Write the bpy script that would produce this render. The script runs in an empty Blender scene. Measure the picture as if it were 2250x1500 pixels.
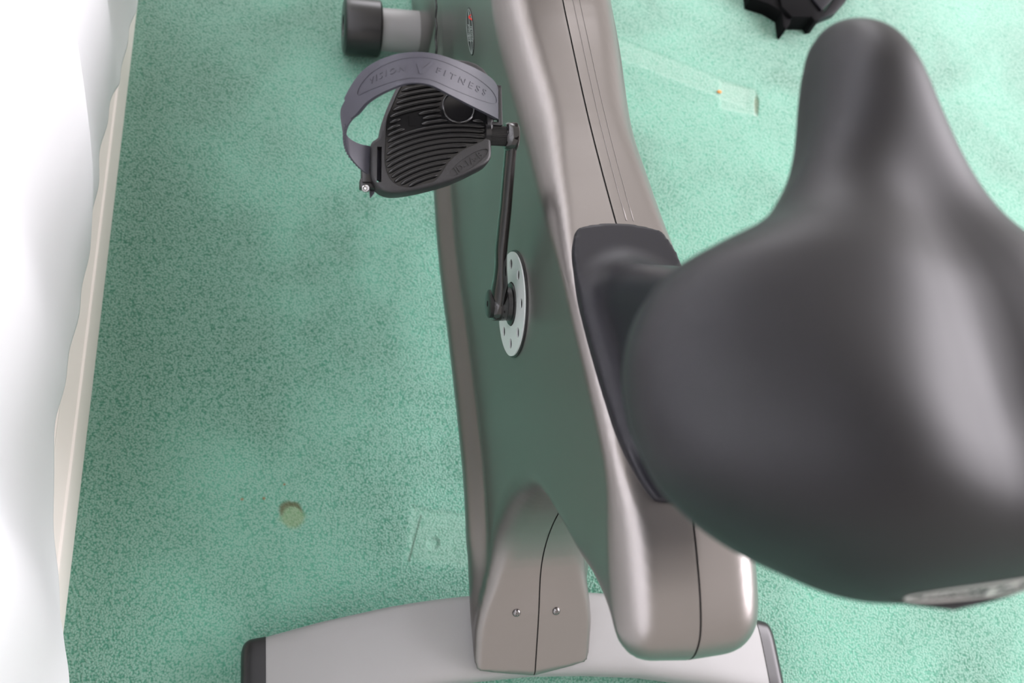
import bpy, bmesh, math, random
import numpy as np
from mathutils import Vector, Matrix
from mathutils.bvhtree import BVHTree

# ------------------------------------------------------------------ camera
SC = bpy.context.scene
t_, q_ = math.radians(14.4), math.radians(25.0)
AX = Vector((math.cos(t_), 0, math.sin(t_)))
AY = Vector((-math.sin(t_) * math.sin(q_), -math.cos(q_), math.cos(t_) * math.sin(q_)))
AZ = Vector((math.sin(t_) * math.cos(q_), -math.sin(q_), -math.cos(t_) * math.cos(q_)))
CAM = Vector((-27.0, -11.4, 109.0))          # centimetres; the rear foot's middle is the origin
FPX = 2187.5
cd = bpy.data.cameras.new('camera')
cam = bpy.data.objects.new('camera', cd)
SC.collection.objects.link(cam)
right = Vector((AX.x, AY.x, AZ.x)); down = Vector((AX.y, AY.y, AZ.y)); fwd = Vector((AX.z, AY.z, AZ.z))
R = Matrix((( right.x, -down.x, -fwd.x), (right.y, -down.y, -fwd.y), (right.z, -down.z, -fwd.z))).to_4x4()
cam.matrix_world = Matrix.Translation(CAM * .01) @ R
cd.lens = 35.0; cd.sensor_width = 36.0; cd.sensor_fit = 'HORIZONTAL'
cd.clip_start = .01
cd.dof.use_dof = True; cd.dof.focus_distance = .86; cd.dof.aperture_fstop = 7.1
SC.camera = cam

SC.view_settings.view_transform = 'Standard'
SC.view_settings.look = 'None'
SC.view_settings.gamma = 1
SC.view_settings.exposure = 0.25
SC.view_settings.use_curve_mapping = False

# ------------------------------------------------------------------ light: room ambient, window on the right
W = bpy.data.worlds.new('world'); SC.world = W; W.use_nodes = True
wn = W.node_tree.nodes; wl = W.node_tree.links
bg = wn['Background']; bg.inputs[0].default_value = (1.0, .93, .89, 1); bg.inputs[1].default_value = .95

def area(name, loc, target, sx, sy, power, color):
    l = bpy.data.lights.new(name, 'AREA'); l.shape = 'RECTANGLE'; l.size = sx; l.size_y = sy
    l.energy = power; l.color = color
    o = bpy.data.objects.new(name, l); SC.collection.objects.link(o)
    o.location = loc
    d = Vector(target) - Vector(loc)
    o.rotation_euler = d.to_track_quat('-Z', 'Y').to_euler()
    return o
LEFT_W = 95
area('window_light', (2.5, .35, 1.35), (0, .2, .4), 2.6, 1.3, 118, (.98, .925, .99))
area('left_window_light', (-.75, .4, 1.4), (0, .4, 1.4), 2.9, 1.25, LEFT_W, (.93, .93, 1.0))
area('front_window_light', (.35, 3.6, 1.35), (-.25, .3, .3), 2.0, 1.4, 45, (.96, .94, 1.0))

# ------------------------------------------------------------------ helpers
def ray(px, py):
    d = Vector(((px - 1125) / FPX, (py - 750) / FPX, 1.0))
    return Vector((d.dot(AX), d.dot(AY), d.dot(AZ)))
def on_plane(px, py, p0, n):
    d = ray(px, py); s = (Vector(p0) - CAM).dot(n) / d.dot(n)
    return CAM + d * s
def onx(px, py, x): return on_plane(px, py, (x, 0, 0), Vector((1, 0, 0)))
def onz(px, py, z): return on_plane(px, py, (0, 0, z), Vector((0, 0, 1)))

def mesh_obj(name, verts, faces, mat, parent=None, smooth=True, mats=None):
    me = bpy.data.meshes.new(name)
    me.from_pydata([tuple(c * .01 for c in v) for v in verts], [], [tuple(f) for f in faces])
    me.validate(); me.update()
    if mat: me.materials.append(mat)
    o = bpy.data.objects.new(name, me); SC.collection.objects.link(o)
    if parent: o.parent = parent
    if smooth: me.shade_smooth()
    return o
def bm_obj(name, bm, mat, parent=None, smooth=True, angle=None):
    me = bpy.data.meshes.new(name)
    bmesh.ops.recalc_face_normals(bm, faces=bm.faces[:])
    for v in bm.verts: v.co *= .01
    bm.to_mesh(me); bm.free()
    if mat: me.materials.append(mat)
    o = bpy.data.objects.new(name, me); SC.collection.objects.link(o)
    if parent: o.parent = parent
    if smooth:
        me.shade_smooth()
        if angle is not None: me.set_sharp_from_angle(angle=math.radians(angle))
    return o
def tag(o, label=None, cat=None, group=None, kind=None):
    if label: o['label'] = label
    if cat: o['category'] = cat
    if group: o['group'] = group
    if kind: o['kind'] = kind
    return o
def empty(name, loc):
    o = bpy.data.objects.new(name, None); SC.collection.objects.link(o)
    o.location = loc; o.empty_display_size = .05
    return o

def catmull(pts, n=6, closed=False):
    out = []; m = len(pts); P = [Vector(p) for p in pts]
    rng = range(m) if closed else range(m - 1)
    for i in rng:
        p0 = P[(i - 1) % m] if (closed or i > 0) else P[0]
        p1 = P[i]; p2 = P[(i + 1) % m]
        p3 = P[(i + 2) % m] if (closed or i + 2 < m) else P[-1]
        for k in range(n):
            s = k / n
            out.append(.5 * ((2 * p1) + (p2 - p0) * s + (2 * p0 - 5 * p1 + 4 * p2 - p3) * s * s + (3 * p1 - p0 - 3 * p2 + p3) * s ** 3))
    if not closed: out.append(P[-1].copy())
    return out

def tube(bm, pts, rads, seg=12, cap=True, flat=None, up=Vector((0, 0, 1))):
    """sweep an ellipse along pts; rads = radius or (ra, rb)"""
    rings = []; n = len(pts); P = [Vector(p) for p in pts]; prev = None
    for i in range(n):
        tg = (P[min(i + 1, n - 1)] - P[max(i - 1, 0)]).normalized()
        ref = prev if prev is not None else (up if abs(tg.dot(up)) < .95 else Vector((1, 0, 0)))
        a = (ref - tg * ref.dot(tg)).normalized(); b = tg.cross(a); prev = a
        r = rads[i] if isinstance(rads, list) else rads
        ra, rb = r if isinstance(r, tuple) else (r, r)
        rings.append([bm.verts.new(P[i] + a * ra * math.cos(2 * math.pi * k / seg) + b * rb * math.sin(2 * math.pi * k / seg)) for k in range(seg)])
    for i in range(n - 1):
        for k in range(seg):
            bm.faces.new((rings[i][k], rings[i][(k + 1) % seg], rings[i + 1][(k + 1) % seg], rings[i + 1][k]))
    if cap:
        bm.faces.new(rings[0]); bm.faces.new(list(reversed(rings[-1])))
    return rings
def lathe(bm, base, axis, prof, seg=40):
    """prof: list of (distance along axis, radius)"""
    axis = Vector(axis).normalized(); base = Vector(base)
    ref = Vector((0, 0, 1)) if abs(axis.z) < .9 else Vector((0, 1, 0))
    a = axis.cross(ref).normalized(); b = axis.cross(a)
    rings = []
    for d, r in prof:
        c = base + axis * d
        if r <= 1e-6: rings.append([bm.verts.new(c)]); continue
        rings.append([bm.verts.new(c + a * r * math.cos(2 * math.pi * k / seg) + b * r * math.sin(2 * math.pi * k / seg)) for k in range(seg)])
    for r0, r1 in zip(rings[:-1], rings[1:]):
        for k in range(seg):
            k2 = (k + 1) % seg
            if len(r0) == 1 and len(r1) == 1: continue
            if len(r0) == 1: bm.faces.new((r0[0], r1[k], r1[k2]))
            elif len(r1) == 1: bm.faces.new((r0[k], r0[k2], r1[0]))
            else: bm.faces.new((r0[k], r0[k2], r1[k2], r1[k]))
def prism(poly, frame, n0, n1, bevel=0, seg=2):
    """polygon (u,v) extruded along n in frame (origin,u,v,n)"""
    bm = bmesh.new(); O, U, V, N = frame
    f = bm.faces.new([bm.verts.new(O + U * p[0] + V * p[1] + N * n1) for p in poly])
    r = bmesh.ops.extrude_face_region(bm, geom=[f])
    for v in [g for g in r['geom'] if isinstance(g, bmesh.types.BMVert)]: v.co += N * (n0 - n1)
    bmesh.ops.recalc_face_normals(bm, faces=bm.faces[:])
    if bevel:
        ed = [e for e in bm.edges if len(e.link_faces) == 2 and e.link_faces[0].normal.angle(e.link_faces[1].normal) > .9]
        bmesh.ops.bevel(bm, geom=ed, offset=bevel, segments=seg, profile=.5, affect='EDGES', clamp_overlap=True)
    return bm
def box(bm, c, h, frame=None, bevel=0):
    O, U, V, N = frame or (Vector((0, 0, 0)), Vector((1, 0, 0)), Vector((0, 1, 0)), Vector((0, 0, 1)))
    g = bmesh.ops.create_cube(bm, size=2)
    for v in g['verts']:
        l = v.co.copy()
        v.co = O + U * (c[0] + l.x * h[0]) + V * (c[1] + l.y * h[1]) + N * (c[2] + l.z * h[2])
    if bevel:
        es = list({e for v in g['verts'] for e in v.link_edges})
        bmesh.ops.bevel(bm, geom=es, offset=bevel, segments=2, profile=.5, affect='EDGES')
_txt = {}
def text_mesh(s, size=1.0, spacing=1.0, shear=0.0, extrude=0.0):
    """outline lettering -> (verts 2d, faces), centred on the origin"""
    cu = bpy.data.curves.new('lettering', 'FONT'); cu.body = s; cu.size = size
    cu.space_character = spacing; cu.shear = shear; cu.resolution_u = 4
    cu.align_x = 'CENTER'; cu.align_y = 'CENTER'
    o = bpy.data.objects.new('lettering', cu); SC.collection.objects.link(o)
    dg = bpy.context.evaluated_depsgraph_get(); dg.update()
    me = o.evaluated_get(dg).to_mesh()
    v = [(a.co.x, a.co.y) for a in me.vertices]; f = [tuple(p.vertices) for p in me.polygons]
    o.evaluated_get(dg).to_mesh_clear(); bpy.data.objects.remove(o); bpy.data.curves.remove(cu)
    return v, f
def ring2d(ra, rb, w, n=72):
    v = []; f = []
    for k in range(n):
        a = 2 * math.pi * k / n
        v += [(ra * math.cos(a), rb * math.sin(a)), ((ra - w) * math.cos(a), (rb - w) * math.sin(a))]
    for k in range(n):
        a, b = 2 * k, 2 * ((k + 1) % n); f.append((a, b, b + 1, a + 1))
    return v, f
def merge2d(parts):
    V = []; F = []
    for (v, f), (ox, oy), rot in parts:
        b = len(V); c, s = math.cos(rot), math.sin(rot)
        V += [(x * c - y * s + ox, x * s + y * c + oy) for x, y in v]; F += [tuple(i + b for i in g) for g in f]
    return V, F
def thick(verts, faces, nrm, th):
    """give a mapped sheet a thickness along per-vertex normals"""
    n = len(verts); V = list(verts) + [v + m * th for v, m in zip(verts, nrm)]
    F = [tuple(reversed(f)) for f in faces] + [tuple(i + n for i in f) for f in faces]
    from collections import Counter
    c = Counter(); d = {}
    for f in faces:
        for i in range(len(f)):
            a, b = f[i], f[(i + 1) % len(f)]; k = (min(a, b), max(a, b)); c[k] += 1; d[k] = (a, b)
    for k, m in c.items():
        if m == 1:
            a, b = d[k]; F.append((a, b, b + n, a + n))
    return V, F

# --- solid shapes from distance fields, meshed with surface nets
def surface_nets(Fv, origin, h):
    nx, ny, nz = Fv.shape
    S = Fv < 0
    cnt = np.zeros((nx - 1, ny - 1, nz - 1), np.int8)
    for i in (0, 1):
        for j in (0, 1):
            for k in (0, 1):
                cnt += S[i:nx - 1 + i, j:ny - 1 + j, k:nz - 1 + k]
    cells = np.argwhere((cnt > 0) & (cnt < 8))
    idx = -np.ones(cnt.shape, np.int64); idx[tuple(cells.T)] = np.arange(len(cells))
    acc = np.zeros((len(cells), 3)); num = np.zeros(len(cells))
    corners = [(i, j, k) for i in (0, 1) for j in (0, 1) for k in (0, 1)]
    val = {c: Fv[cells[:, 0] + c[0], cells[:, 1] + c[1], cells[:, 2] + c[2]] for c in corners}
    for a in corners:
        for ax in range(3):
            if a[ax] == 1: continue
            b = list(a); b[ax] = 1; b = tuple(b)
            va, vb = val[a], val[b]; m = (va < 0) != (vb < 0)
            tt = np.where(m, va / np.where(m, va - vb, 1), 0)
            p = np.tile(np.array(a, float), (len(cells), 1)); p[:, ax] = tt
            acc[m] += p[m]; num[m] += 1
    verts = (cells + acc / num[:, None]) * h + np.array(origin)
    quads = []
    for ax in range(3):
        u, v = [(1, 2), (2, 0), (0, 1)][ax]
        sl0 = [slice(None)] * 3; sl1 = [slice(None)] * 3
        sl0[ax] = slice(0, -1); sl1[ax] = slice(1, None)
        s0, s1 = S[tuple(sl0)], S[tuple(sl1)]
        e = np.argwhere(s0 != s1)
        e = e[(e[:, u] > 0) & (e[:, v] > 0) & (e[:, u] < Fv.shape[u] - 1) & (e[:, v] < Fv.shape[v] - 1)]
        du = np.zeros(3, int); du[u] = 1; dv = np.zeros(3, int); dv[v] = 1
        c0 = idx[tuple((e - du - dv).T)]; c1 = idx[tuple((e - dv).T)]; c2 = idx[tuple(e.T)]; c3 = idx[tuple((e - du).T)]
        flip = s0[tuple(e.T)]
        qd = np.stack([c0, c1, c2, c3], 1); qd[~flip] = qd[~flip][:, ::-1]
        quads.append(qd)
    return verts, np.concatenate(quads)
def np_mesh(name, verts, quads, mat, parent=None):
    me = bpy.data.meshes.new(name)
    me.vertices.add(len(verts)); me.vertices.foreach_set('co', (verts * .01).astype(np.float32).ravel())
    me.loops.add(len(quads) * 4); me.loops.foreach_set('vertex_index', quads.astype(np.int32).ravel())
    me.polygons.add(len(quads)); me.polygons.foreach_set('loop_start', np.arange(0, len(quads) * 4, 4, dtype=np.int32))
    me.update(calc_edges=True); me.validate()
    me.materials.append(mat); me.shade_smooth()
    o = bpy.data.objects.new(name, me); SC.collection.objects.link(o)
    if parent: o.parent = parent
    return o
def seg_dist(Y, Z, poly, closed=True):
    P = np.array([(p[0], p[1]) for p in poly]); n = len(P)
    D = np.full(Y.shape, 1e9); inside = np.zeros(Y.shape, bool)
    for i in range(n if closed else n - 1):
        a, b = P[i], P[(i + 1) % n]; e = b - a
        tt = np.clip(((Y - a[0]) * e[0] + (Z - a[1]) * e[1]) / max(e @ e, 1e-12), 0, 1)
        D = np.minimum(D, np.hypot(Y - a[0] - tt * e[0], Z - a[1] - tt * e[1]))
        if closed:
            c = (a[1] > Z) != (b[1] > Z)
            xx = a[0] + (Z - a[1]) * e[0] / (e[1] if abs(e[1]) > 1e-9 else 1e-9)
            inside ^= c & (Y < xx)
    return np.where(inside, -D, D) if closed else D
def sstep(a, b, x):
    t = np.clip((x - a) / (b - a), 0, 1); return t * t * (3 - 2 * t)

# ------------------------------------------------------------------ materials
def mat(name, color, rough=.5, metal=0.0, spec=.5, coat=0, bump=None, vary=None):
    m = bpy.data.materials.new(name); m.use_nodes = True
    N = m.node_tree.nodes; L = m.node_tree.links; b = N['Principled BSDF']
    b.inputs['Base Color'].default_value = (*color, 1); b.inputs['Roughness'].default_value = rough
    b.inputs['Metallic'].default_value = metal; b.inputs['Specular IOR Level'].default_value = spec
    b.inputs['Coat Weight'].default_value = coat
    tc = N.new('ShaderNodeTexCoord')
    if bump:
        n = N.new('ShaderNodeTexNoise'); n.inputs['Scale'].default_value = bump[0]; n.inputs['Detail'].default_value = 3
        bu = N.new('ShaderNodeBump'); bu.inputs['Strength'].default_value = bump[1]; bu.inputs['Distance'].default_value = bump[2]
        L.new(tc.outputs['Object'], n.inputs['Vector']); L.new(n.outputs['Fac'], bu.inputs['Height']); L.new(bu.outputs['Normal'], b.inputs['Normal'])
    if vary:
        n = N.new('ShaderNodeTexNoise'); n.inputs['Scale'].default_value = vary[0]; n.inputs['Detail'].default_value = 4
        mp = N.new('ShaderNodeMapRange'); mp.inputs['To Min'].default_value = rough - vary[1]; mp.inputs['To Max'].default_value = rough + vary[1]
        L.new(tc.outputs['Object'], n.inputs['Vector']); L.new(n.outputs['Fac'], mp.inputs['Value']); L.new(mp.outputs['Result'], b.inputs['Roughness'])
    return m
M_shell = mat('silver_paint', (.228, .212, .202), .33, .94, bump=(2600, .10, .0002))
M_foot = mat('grey_paint', (.25, .25, .248), .55, .3, bump=(2200, .10, .0002))
M_black = mat('black_plastic', (.005, .005, .0055), .30, bump=(900, .05, .0002))
M_matte = mat('matte_black_plastic', (.002, .002, .0025), .6, spec=.08)
M_gloss = mat('gloss_black_paint', (.006, .005, .005), .12, coat=.3)
M_cover = mat('charcoal_plastic', (.006, .006, .009), .42, spec=.28, bump=(1500, .08, .0002))
M_vinyl = mat('black_vinyl', (.004, .004, .005), .50, spec=.31, bump=(700, .04, .0003), vary=(20, .03))
M_pedal = mat('textured_black_plastic', (.010, .010, .011), .45, bump=(1400, .45, .0004))
M_tread = mat('shiny_black_rubber', (.004, .004, .0045), .24)
M_strap = mat('dusty_grey_rubber', (.040, .040, .052), .50, spec=.4, bump=(900, .12, .0003), vary=(60, .08))
M_steel = mat('steel', (.5, .5, .5), .22, 1.0)
M_dsteel = mat('dark_steel', (.20, .19, .19), .22, 1.0)
M_disc = mat('brushed_aluminium', (.52, .56, .54), .38, .25)
M_white = mat('white_paint', (.84, .79, .74), .35)
M_wall = mat('white_wall_paint', (.80, .79, .77), .8)
M_print = mat('pale_print', (.32, .36, .34), .5)
M_red = mat('red_print', (.75, .02, .015), .5)
M_seatprint = mat('warm_grey_print', (.34, .33, .31), .45)

def carpet_mat():
    m = bpy.data.materials.new('green_carpet'); m.use_nodes = True
    N = m.node_tree.nodes; L = m.node_tree.links; b = N['Principled BSDF']
    b.inputs['Roughness'].default_value = .75; b.inputs['Specular IOR Level'].default_value = .5
    b.inputs['Sheen Weight'].default_value = .8; b.inputs['Sheen Roughness'].default_value = .35; b.inputs['Sheen Tint'].default_value = (1, 1, 1, 1)
    tc = N.new('ShaderNodeTexCoord')
    def noise(sc, det=3, dist=0):
        n = N.new('ShaderNodeTexNoise'); n.inputs['Scale'].default_value = sc; n.inputs['Detail'].default_value = det
        n.inputs['Distortion'].default_value = dist; L.new(tc.outputs['Object'], n.inputs['Vector']); return n.outputs['Fac']
    def mth(op, a, b_=None, c=None):
        n = N.new('ShaderNodeMath'); n.operation = op
        for i, x in enumerate((a, b_, c)):
            if x is None: continue
            if isinstance(x, (int, float)): n.inputs[i].default_value = x
            else: L.new(x, n.inputs[i])
        return n.outputs[0]
    def rng(v, a, b_, c, d, mode='SMOOTHSTEP'):
        n = N.new('ShaderNodeMapRange'); n.interpolation_type = mode
        L.new(v, n.inputs['Value']); n.inputs['From Min'].default_value = a; n.inputs['From Max'].default_value = b_
        n.inputs['To Min'].default_value = c; n.inputs['To Max'].default_value = d; return n.outputs['Result']
    def mix(f, a, b_):
        n = N.new('ShaderNodeMix'); n.data_type = 'RGBA'
        L.new(f, n.inputs['Factor']) if not isinstance(f, float) else setattr(n.inputs['Factor'], 'default_value', f)
        for s, x in ((6, a), (7, b_)):
            if isinstance(x, tuple): n.inputs[s].default_value = (*x, 1)
            else: L.new(x, n.inputs[s])
        return n.outputs[2]
    sep = N.new('ShaderNodeSeparateXYZ'); L.new(tc.outputs['Object'], sep.inputs[0]); X, Y = sep.outputs[0], sep.outputs[1]
    vo = N.new('ShaderNodeTexVoronoi'); vo.inputs['Scale'].default_value = 430; vo.inputs['Randomness'].default_value = 1
    L.new(tc.outputs['Object'], vo.inputs['Vector'])
    vd = vo.outputs['Distance']
    fine = noise(560, 3)
    big = noise(4.0, 5, .5)
    mid = noise(14, 4)
    nap_shade = mth('ADD', mth('MULTIPLY', rng(big, .34, .64, 0, 1), .7), mth('MULTIPLY', rng(mid, .3, .7, 0, 1), .3))
    edge = rng(mth('ADD', mth('SUBTRACT', X, mth('MULTIPLY', Y, .09)), mth('MULTIPLY', mth('SUBTRACT', big, .5), .45)), -.44, -.26, 0, 1)  # shade along the left wall, painted into the carpet colour
    nap_shade = mth('MULTIPLY', nap_shade, mth('ADD', .25, mth('MULTIPLY', edge, .75)))
    base = mix(nap_shade, CARPET[0], CARPET[1])
    tuft = rng(mth('SUBTRACT', mth('MULTIPLY', fine, 1.1), mth('MULTIPLY', vd, .8)), -.25, .35, 0, 1)
    col = mix(tuft, base, mix(.50, base, CARPET[2]))
    fl = rng(noise(260, 2), .62, .78, 0, .2)
    col = mix(fl, col, (.30, .36, .31))
    def blob(cx, cy, r0, r1, sx=1, sy=1, rot=0, wob=.012):
        dx = mth('SUBTRACT', X, cx); dy = mth('SUBTRACT', Y, cy)
        if rot:
            c, s = math.cos(rot), math.sin(rot)
            dx, dy = mth('ADD', mth('MULTIPLY', dx, c), mth('MULTIPLY', dy, s)), mth('SUBTRACT', mth('MULTIPLY', dy, c), mth('MULTIPLY', dx, s))
        dx = mth('DIVIDE', dx, sx); dy = mth('DIVIDE', dy, sy)
        d = mth('SQRT', mth('ADD', mth('MULTIPLY', dx, dx), mth('MULTIPLY', dy, dy)))
        d = mth('ADD', d, mth('MULTIPLY', mth('SUBTRACT', noise(60, 3), .5), wob))
        return rng(d, r0, r1, 1, 0)
    def rect(cx, cy, hx, hy, rot, soft=.004, wob=.006):
        dx = mth('SUBTRACT', X, cx); dy = mth('SUBTRACT', Y, cy); c, s = math.cos(rot), math.sin(rot)
        u = mth('ADD', mth('MULTIPLY', dx, c), mth('MULTIPLY', dy, s)); v = mth('SUBTRACT', mth('MULTIPLY', dy, c), mth('MULTIPLY', dx, s))
        d = mth('MAXIMUM', mth('SUBTRACT', mth('ABSOLUTE', u), hx), mth('SUBTRACT', mth('ABSOLUTE', v), hy))
        d = mth('ADD', d, mth('MULTIPLY', mth('SUBTRACT', noise(70, 3), .5), wob))
        return rng(d, -soft, soft, 1, 0)
    # yellow furniture-cup stain with a browner rim
    yb = blob(-.232, .183, .010, .017); yc = blob(-.2325, .1855, .006, .0125)
    col = mix(mth('MULTIPLY', yb, .55), col, (.20, .26, .10))
    rim = mth('MULTIPLY', mth('SUBTRACT', blob(-.2335, .190, .010, .016, 1, .8), blob(-.232, .1825, .009, .014)), .8)
    col = mix(mth('MAXIMUM', rim, 0.0), col, (.075, .065, .018))
    # flattened patches where furniture stood
    fp = rect(-.055, .150, .050, .030, math.radians(-10))
    col = mix(mth('MULTIPLY', fp, .30), col, (.22, .36, .28))
    fs = rect(.345, .845, .115, .019, math.radians(-22)); 
    col = mix(mth('MULTIPLY', fs, .22), col, (.30, .42, .35))
    ff = rect(.437, .800, .030, .026, math.radians(-10))
    col = mix(mth('MULTIPLY', ff, .30), col, (.30, .40, .33))
    ft = blob(.464, .790, .004, .010, .55, 2.6, math.radians(-14), .004)
    col = mix(mth('MULTIPLY', ft, .75), col, (.085, .12, .055))
    ln_ = rect(-.099, .153, .0010, .027, math.radians(-18.4), .0012, .002)
    col = mix(mth('MULTIPLY', ln_, .7), col, (.02, .06, .035))
    # rust flecks
    for (cx, cy, r) in ((-.262, .205, .0022), (-.285, .205, .0022), (-.24, .22, .0018), (.20, .845, .003)):
        col = mix(mth('MULTIPLY', blob(cx, cy, r * .6, r, wob=.002), .7), col, (.22, .10, .03))
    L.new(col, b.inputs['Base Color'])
    # pile relief, with the pressed marks sunk into it
    h = mth('SUBTRACT', mth('MULTIPLY', fine, 1.1), mth('MULTIPLY', vd, 1.0))
    h = mth('MULTIPLY', h, mth('SUBTRACT', 1.0, mth('MULTIPLY', fp, .45)))
    h = mth('ADD', h, mth('MULTIPLY', mid, .4))
    for w_, k in ((fp, 2.2), (yb, 1.8), (fs, 1.0), (ff, 1.5), (ft, 2.5), (blob(-.0785, .146, .003, .009, wob=.003), 3.0)):
        h = mth('SUBTRACT', h, mth('MULTIPLY', w_, k))
    bu = N.new('ShaderNodeBump'); bu.inputs['Strength'].default_value = .55; bu.inputs['Distance'].default_value = .0028
    L.new(h, bu.inputs['Height']); L.new(bu.outputs['Normal'], b.inputs['Normal'])
    return m
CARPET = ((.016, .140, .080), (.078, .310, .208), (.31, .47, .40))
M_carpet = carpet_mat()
def curtain_mat():
    m = bpy.data.materials.new('white_cloth'); m.use_nodes = True
    N = m.node_tree.nodes; L = m.node_tree.links; b = N['Principled BSDF']
    b.inputs['Base Color'].default_value = (.96, .96, .97, 1); b.inputs['Roughness'].default_value = .8
    b.inputs['Specular IOR Level'].default_value = .2
    tr = N.new('ShaderNodeBsdfTranslucent'); tr.inputs[0].default_value = (.95, .95, .97, 1)
    mx = N.new('ShaderNodeMixShader'); mx.inputs[0].default_value = .45
    L.new(b.outputs[0], mx.inputs[1]); L.new(tr.outputs[0], mx.inputs[2]); L.new(mx.outputs[0], N['Material Output'].inputs[0])
    return m
M_curtain = curtain_mat()

# ------------------------------------------------------------------ room: floor, wall, skirting
WX0, WK = -45.85, .039                        # foot of the skirting: x = WX0 + WK*y
wdir = Vector((WK, 1, 0)).normalized(); wn_ = Vector((1, -WK, 0)).normalized()
def wall_pt(y, off, z): return Vector((WX0 + WK * y, y, 0)) + wn_ * off + Vector((0, 0, z))
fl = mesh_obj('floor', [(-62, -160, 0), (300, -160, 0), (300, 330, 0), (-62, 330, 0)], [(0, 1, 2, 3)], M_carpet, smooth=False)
tag(fl, 'green cut-pile carpet with pressed marks and a yellow stain', kind='structure')
def extrude_wall(name, prof, m, y0=-160, y1=330):
    V = [wall_pt(y0, o, z) for o, z in prof] + [wall_pt(y1, o, z) for o, z in prof]; n = len(prof)
    F = [(i, (i + 1) % n, n + (i + 1) % n, n + i) for i in range(n)] + [tuple(range(n)), tuple(range(2 * n - 1, n - 1, -1))]
    bm = bmesh.new(); vs = [bm.verts.new(v) for v in V]
    for f in F: bm.faces.new([vs[i] for i in f])
    return bm_obj(name, bm, m, smooth=True, angle=25)
def wall_box(bm, y0, y1, z0, z1, o0=-2.2, o1=-14):
    fr_ = (Vector((WX0, 0, 0)), wn_, wdir, Vector((0, 0, 1)))
    box(bm, ((o0 + o1) / 2, (y0 + y1) / 2, (z0 + z1) / 2), (abs(o0 - o1) / 2, (y1 - y0) / 2, (z1 - z0) / 2), fr_)
bm = bmesh.new()
for a in ((-160, 330, -1, 75), (-160, 330, 205, 250), (-160, -110, 75, 205), (190, 330, 75, 205)): wall_box(bm, *a)
w = bm_obj('wall_left', bm, M_wall, smooth=False)
tag(w, 'white painted wall on the left with a window behind the curtain', kind='structure')
bm = bmesh.new()
for a in ((-110, 190, 75, 80), (-110, 190, 200, 205), (-110, -105, 80, 200), (185, 190, 80, 200), (37, 43, 80, 200)): wall_box(bm, *a, -7, -12)
wf = bm_obj('window_1', bm, M_white, smooth=False)
tag(wf, 'white window frame in the left wall behind the curtain', kind='structure')
sk = extrude_wall('baseboard_left', [(0, 0), (0, 5.0), (-.12, 5.35), (-.35, 5.5), (-.42, 5.7), (-.8, 6.6), (-1.25, 7.7), (-1.4, 8.0), (-1.4, 8.3), (-1.65, 8.45), (-1.75, 9.2), (-2.15, 9.5), (-2.19, 0)], M_white)
tag(sk, 'white moulded skirting board along the carpet edge', kind='structure')

# curtain: a hanging white cloth whose wavy hem stops above the skirting
hem_px = [(352, -110), (330, -60), (305, 0), (281, 85), (265, 170), (247, 215), (222, 330), (215, 400), (205, 470), (190, 590), (178, 655), (160, 750), (133, 880), (122, 950),
          (116, 1030), (120, 1130), (125, 1250), (130, 1320), (138, 1400), (142, 1450), (150, 1500), (162, 1560), (185, 1640)]
CO = 1.3
hem = [on_plane(px, py, wall_pt(0, CO, 0), wn_) for px, py in hem_px]
hem = [((h - wall_pt(0, CO, 0)).dot(wdir), max(h.z, .4)) for h in hem]
hem.sort()
hs = catmull([(a, b, 0) for a, b in hem], 8)
hy = [p.x for p in hs]; hz = [p.y for p in hs]
def hemz(y): return float(np.interp(y, hy, hz))
V = []; F = []; ny, nz = 420, 60
for i in range(ny):
    y = -110 + 250 * i / (ny - 1); z0 = hemz(y)
    for j in range(nz):
        s = (j / (nz - 1)); z = z0 + (190 - z0) * s ** 1.5; up = z - z0
        a = 1 - math.exp(-up / 22.0)
        off = CO + a * (1.7 + 1.6 * math.sin(y * .33 + .012 * z) * 1.0 + 1.0 * math.sin(y * .141 + 1.3 + .008 * z)) + .12 * math.sin(y * .8) * math.exp(-up / 4)
        V.append(wall_pt(0, off, 0) + wdir * y + Vector((0, 0, z)))
for i in range(ny - 1):
    for j in range(nz - 1):
        a = i * nz + j; F.append((a, a + nz, a + nz + 1, a + 1))
cu = mesh_obj('curtain', V, F, M_curtain)
so = cu.modifiers.new('thickness', 'SOLIDIFY'); so.thickness = .0012; so.offset = -1
tag(cu, 'white cloth curtain hanging in soft folds in front of the skirting board', 'curtain')

# ------------------------------------------------------------------ exercise bike
bike = empty('exercise_bike', (0, 0, 0))
tag(bike, 'silver and black upright exercise bike standing on the green carpet', 'exercise bike')

TOP = [(-4.9, 46.0), (-4.85, 47.4), (-4.0, 48.8), (-2.4, 49.7), (0, 50.4), (3.5, 51.0), (8, 50.9), (14, 49.8), (20, 48.5), (28, 46.9), (34, 45.8), (40, 44.9), (48, 44.1), (55, 43.6), (62, 44.2), (68, 47), (73, 53), (78, 63), (82, 76), (85, 90)]
FRONT = [(94, 90), (92, 75), (90.5, 60), (89, 45), (88, 30), (87.5, 16)]
BOT = [(86, 17), (80, 17), (74, 16.8), (68, 15.0), (62, 12.2), (56, 10.2), (48, 9.3), (40, 9.9), (34.5, 10.9), (26, 11.8), (18, 12.2), (11.5, 10.8), (8, 8.6), (5.5, 7.5), (2, 7.4), (-.2, 7.4)]
REAR = [(-.1, 7.6), (2.9, 9.9), (5.9, 12.4), (8.9, 15.7), (10.7, 19.6), (11.6, 24.5), (11.2, 29.5), (9.8, 33.4), (6.9, 36.9), (3.4, 40.2), (0.2, 42.9), (-2.2, 44.8), (-3.9, 45.4)]
def sm(pts): return [(p.x, p.y) for p in catmull([(a, b, 0) for a, b in pts], 4)]
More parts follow.
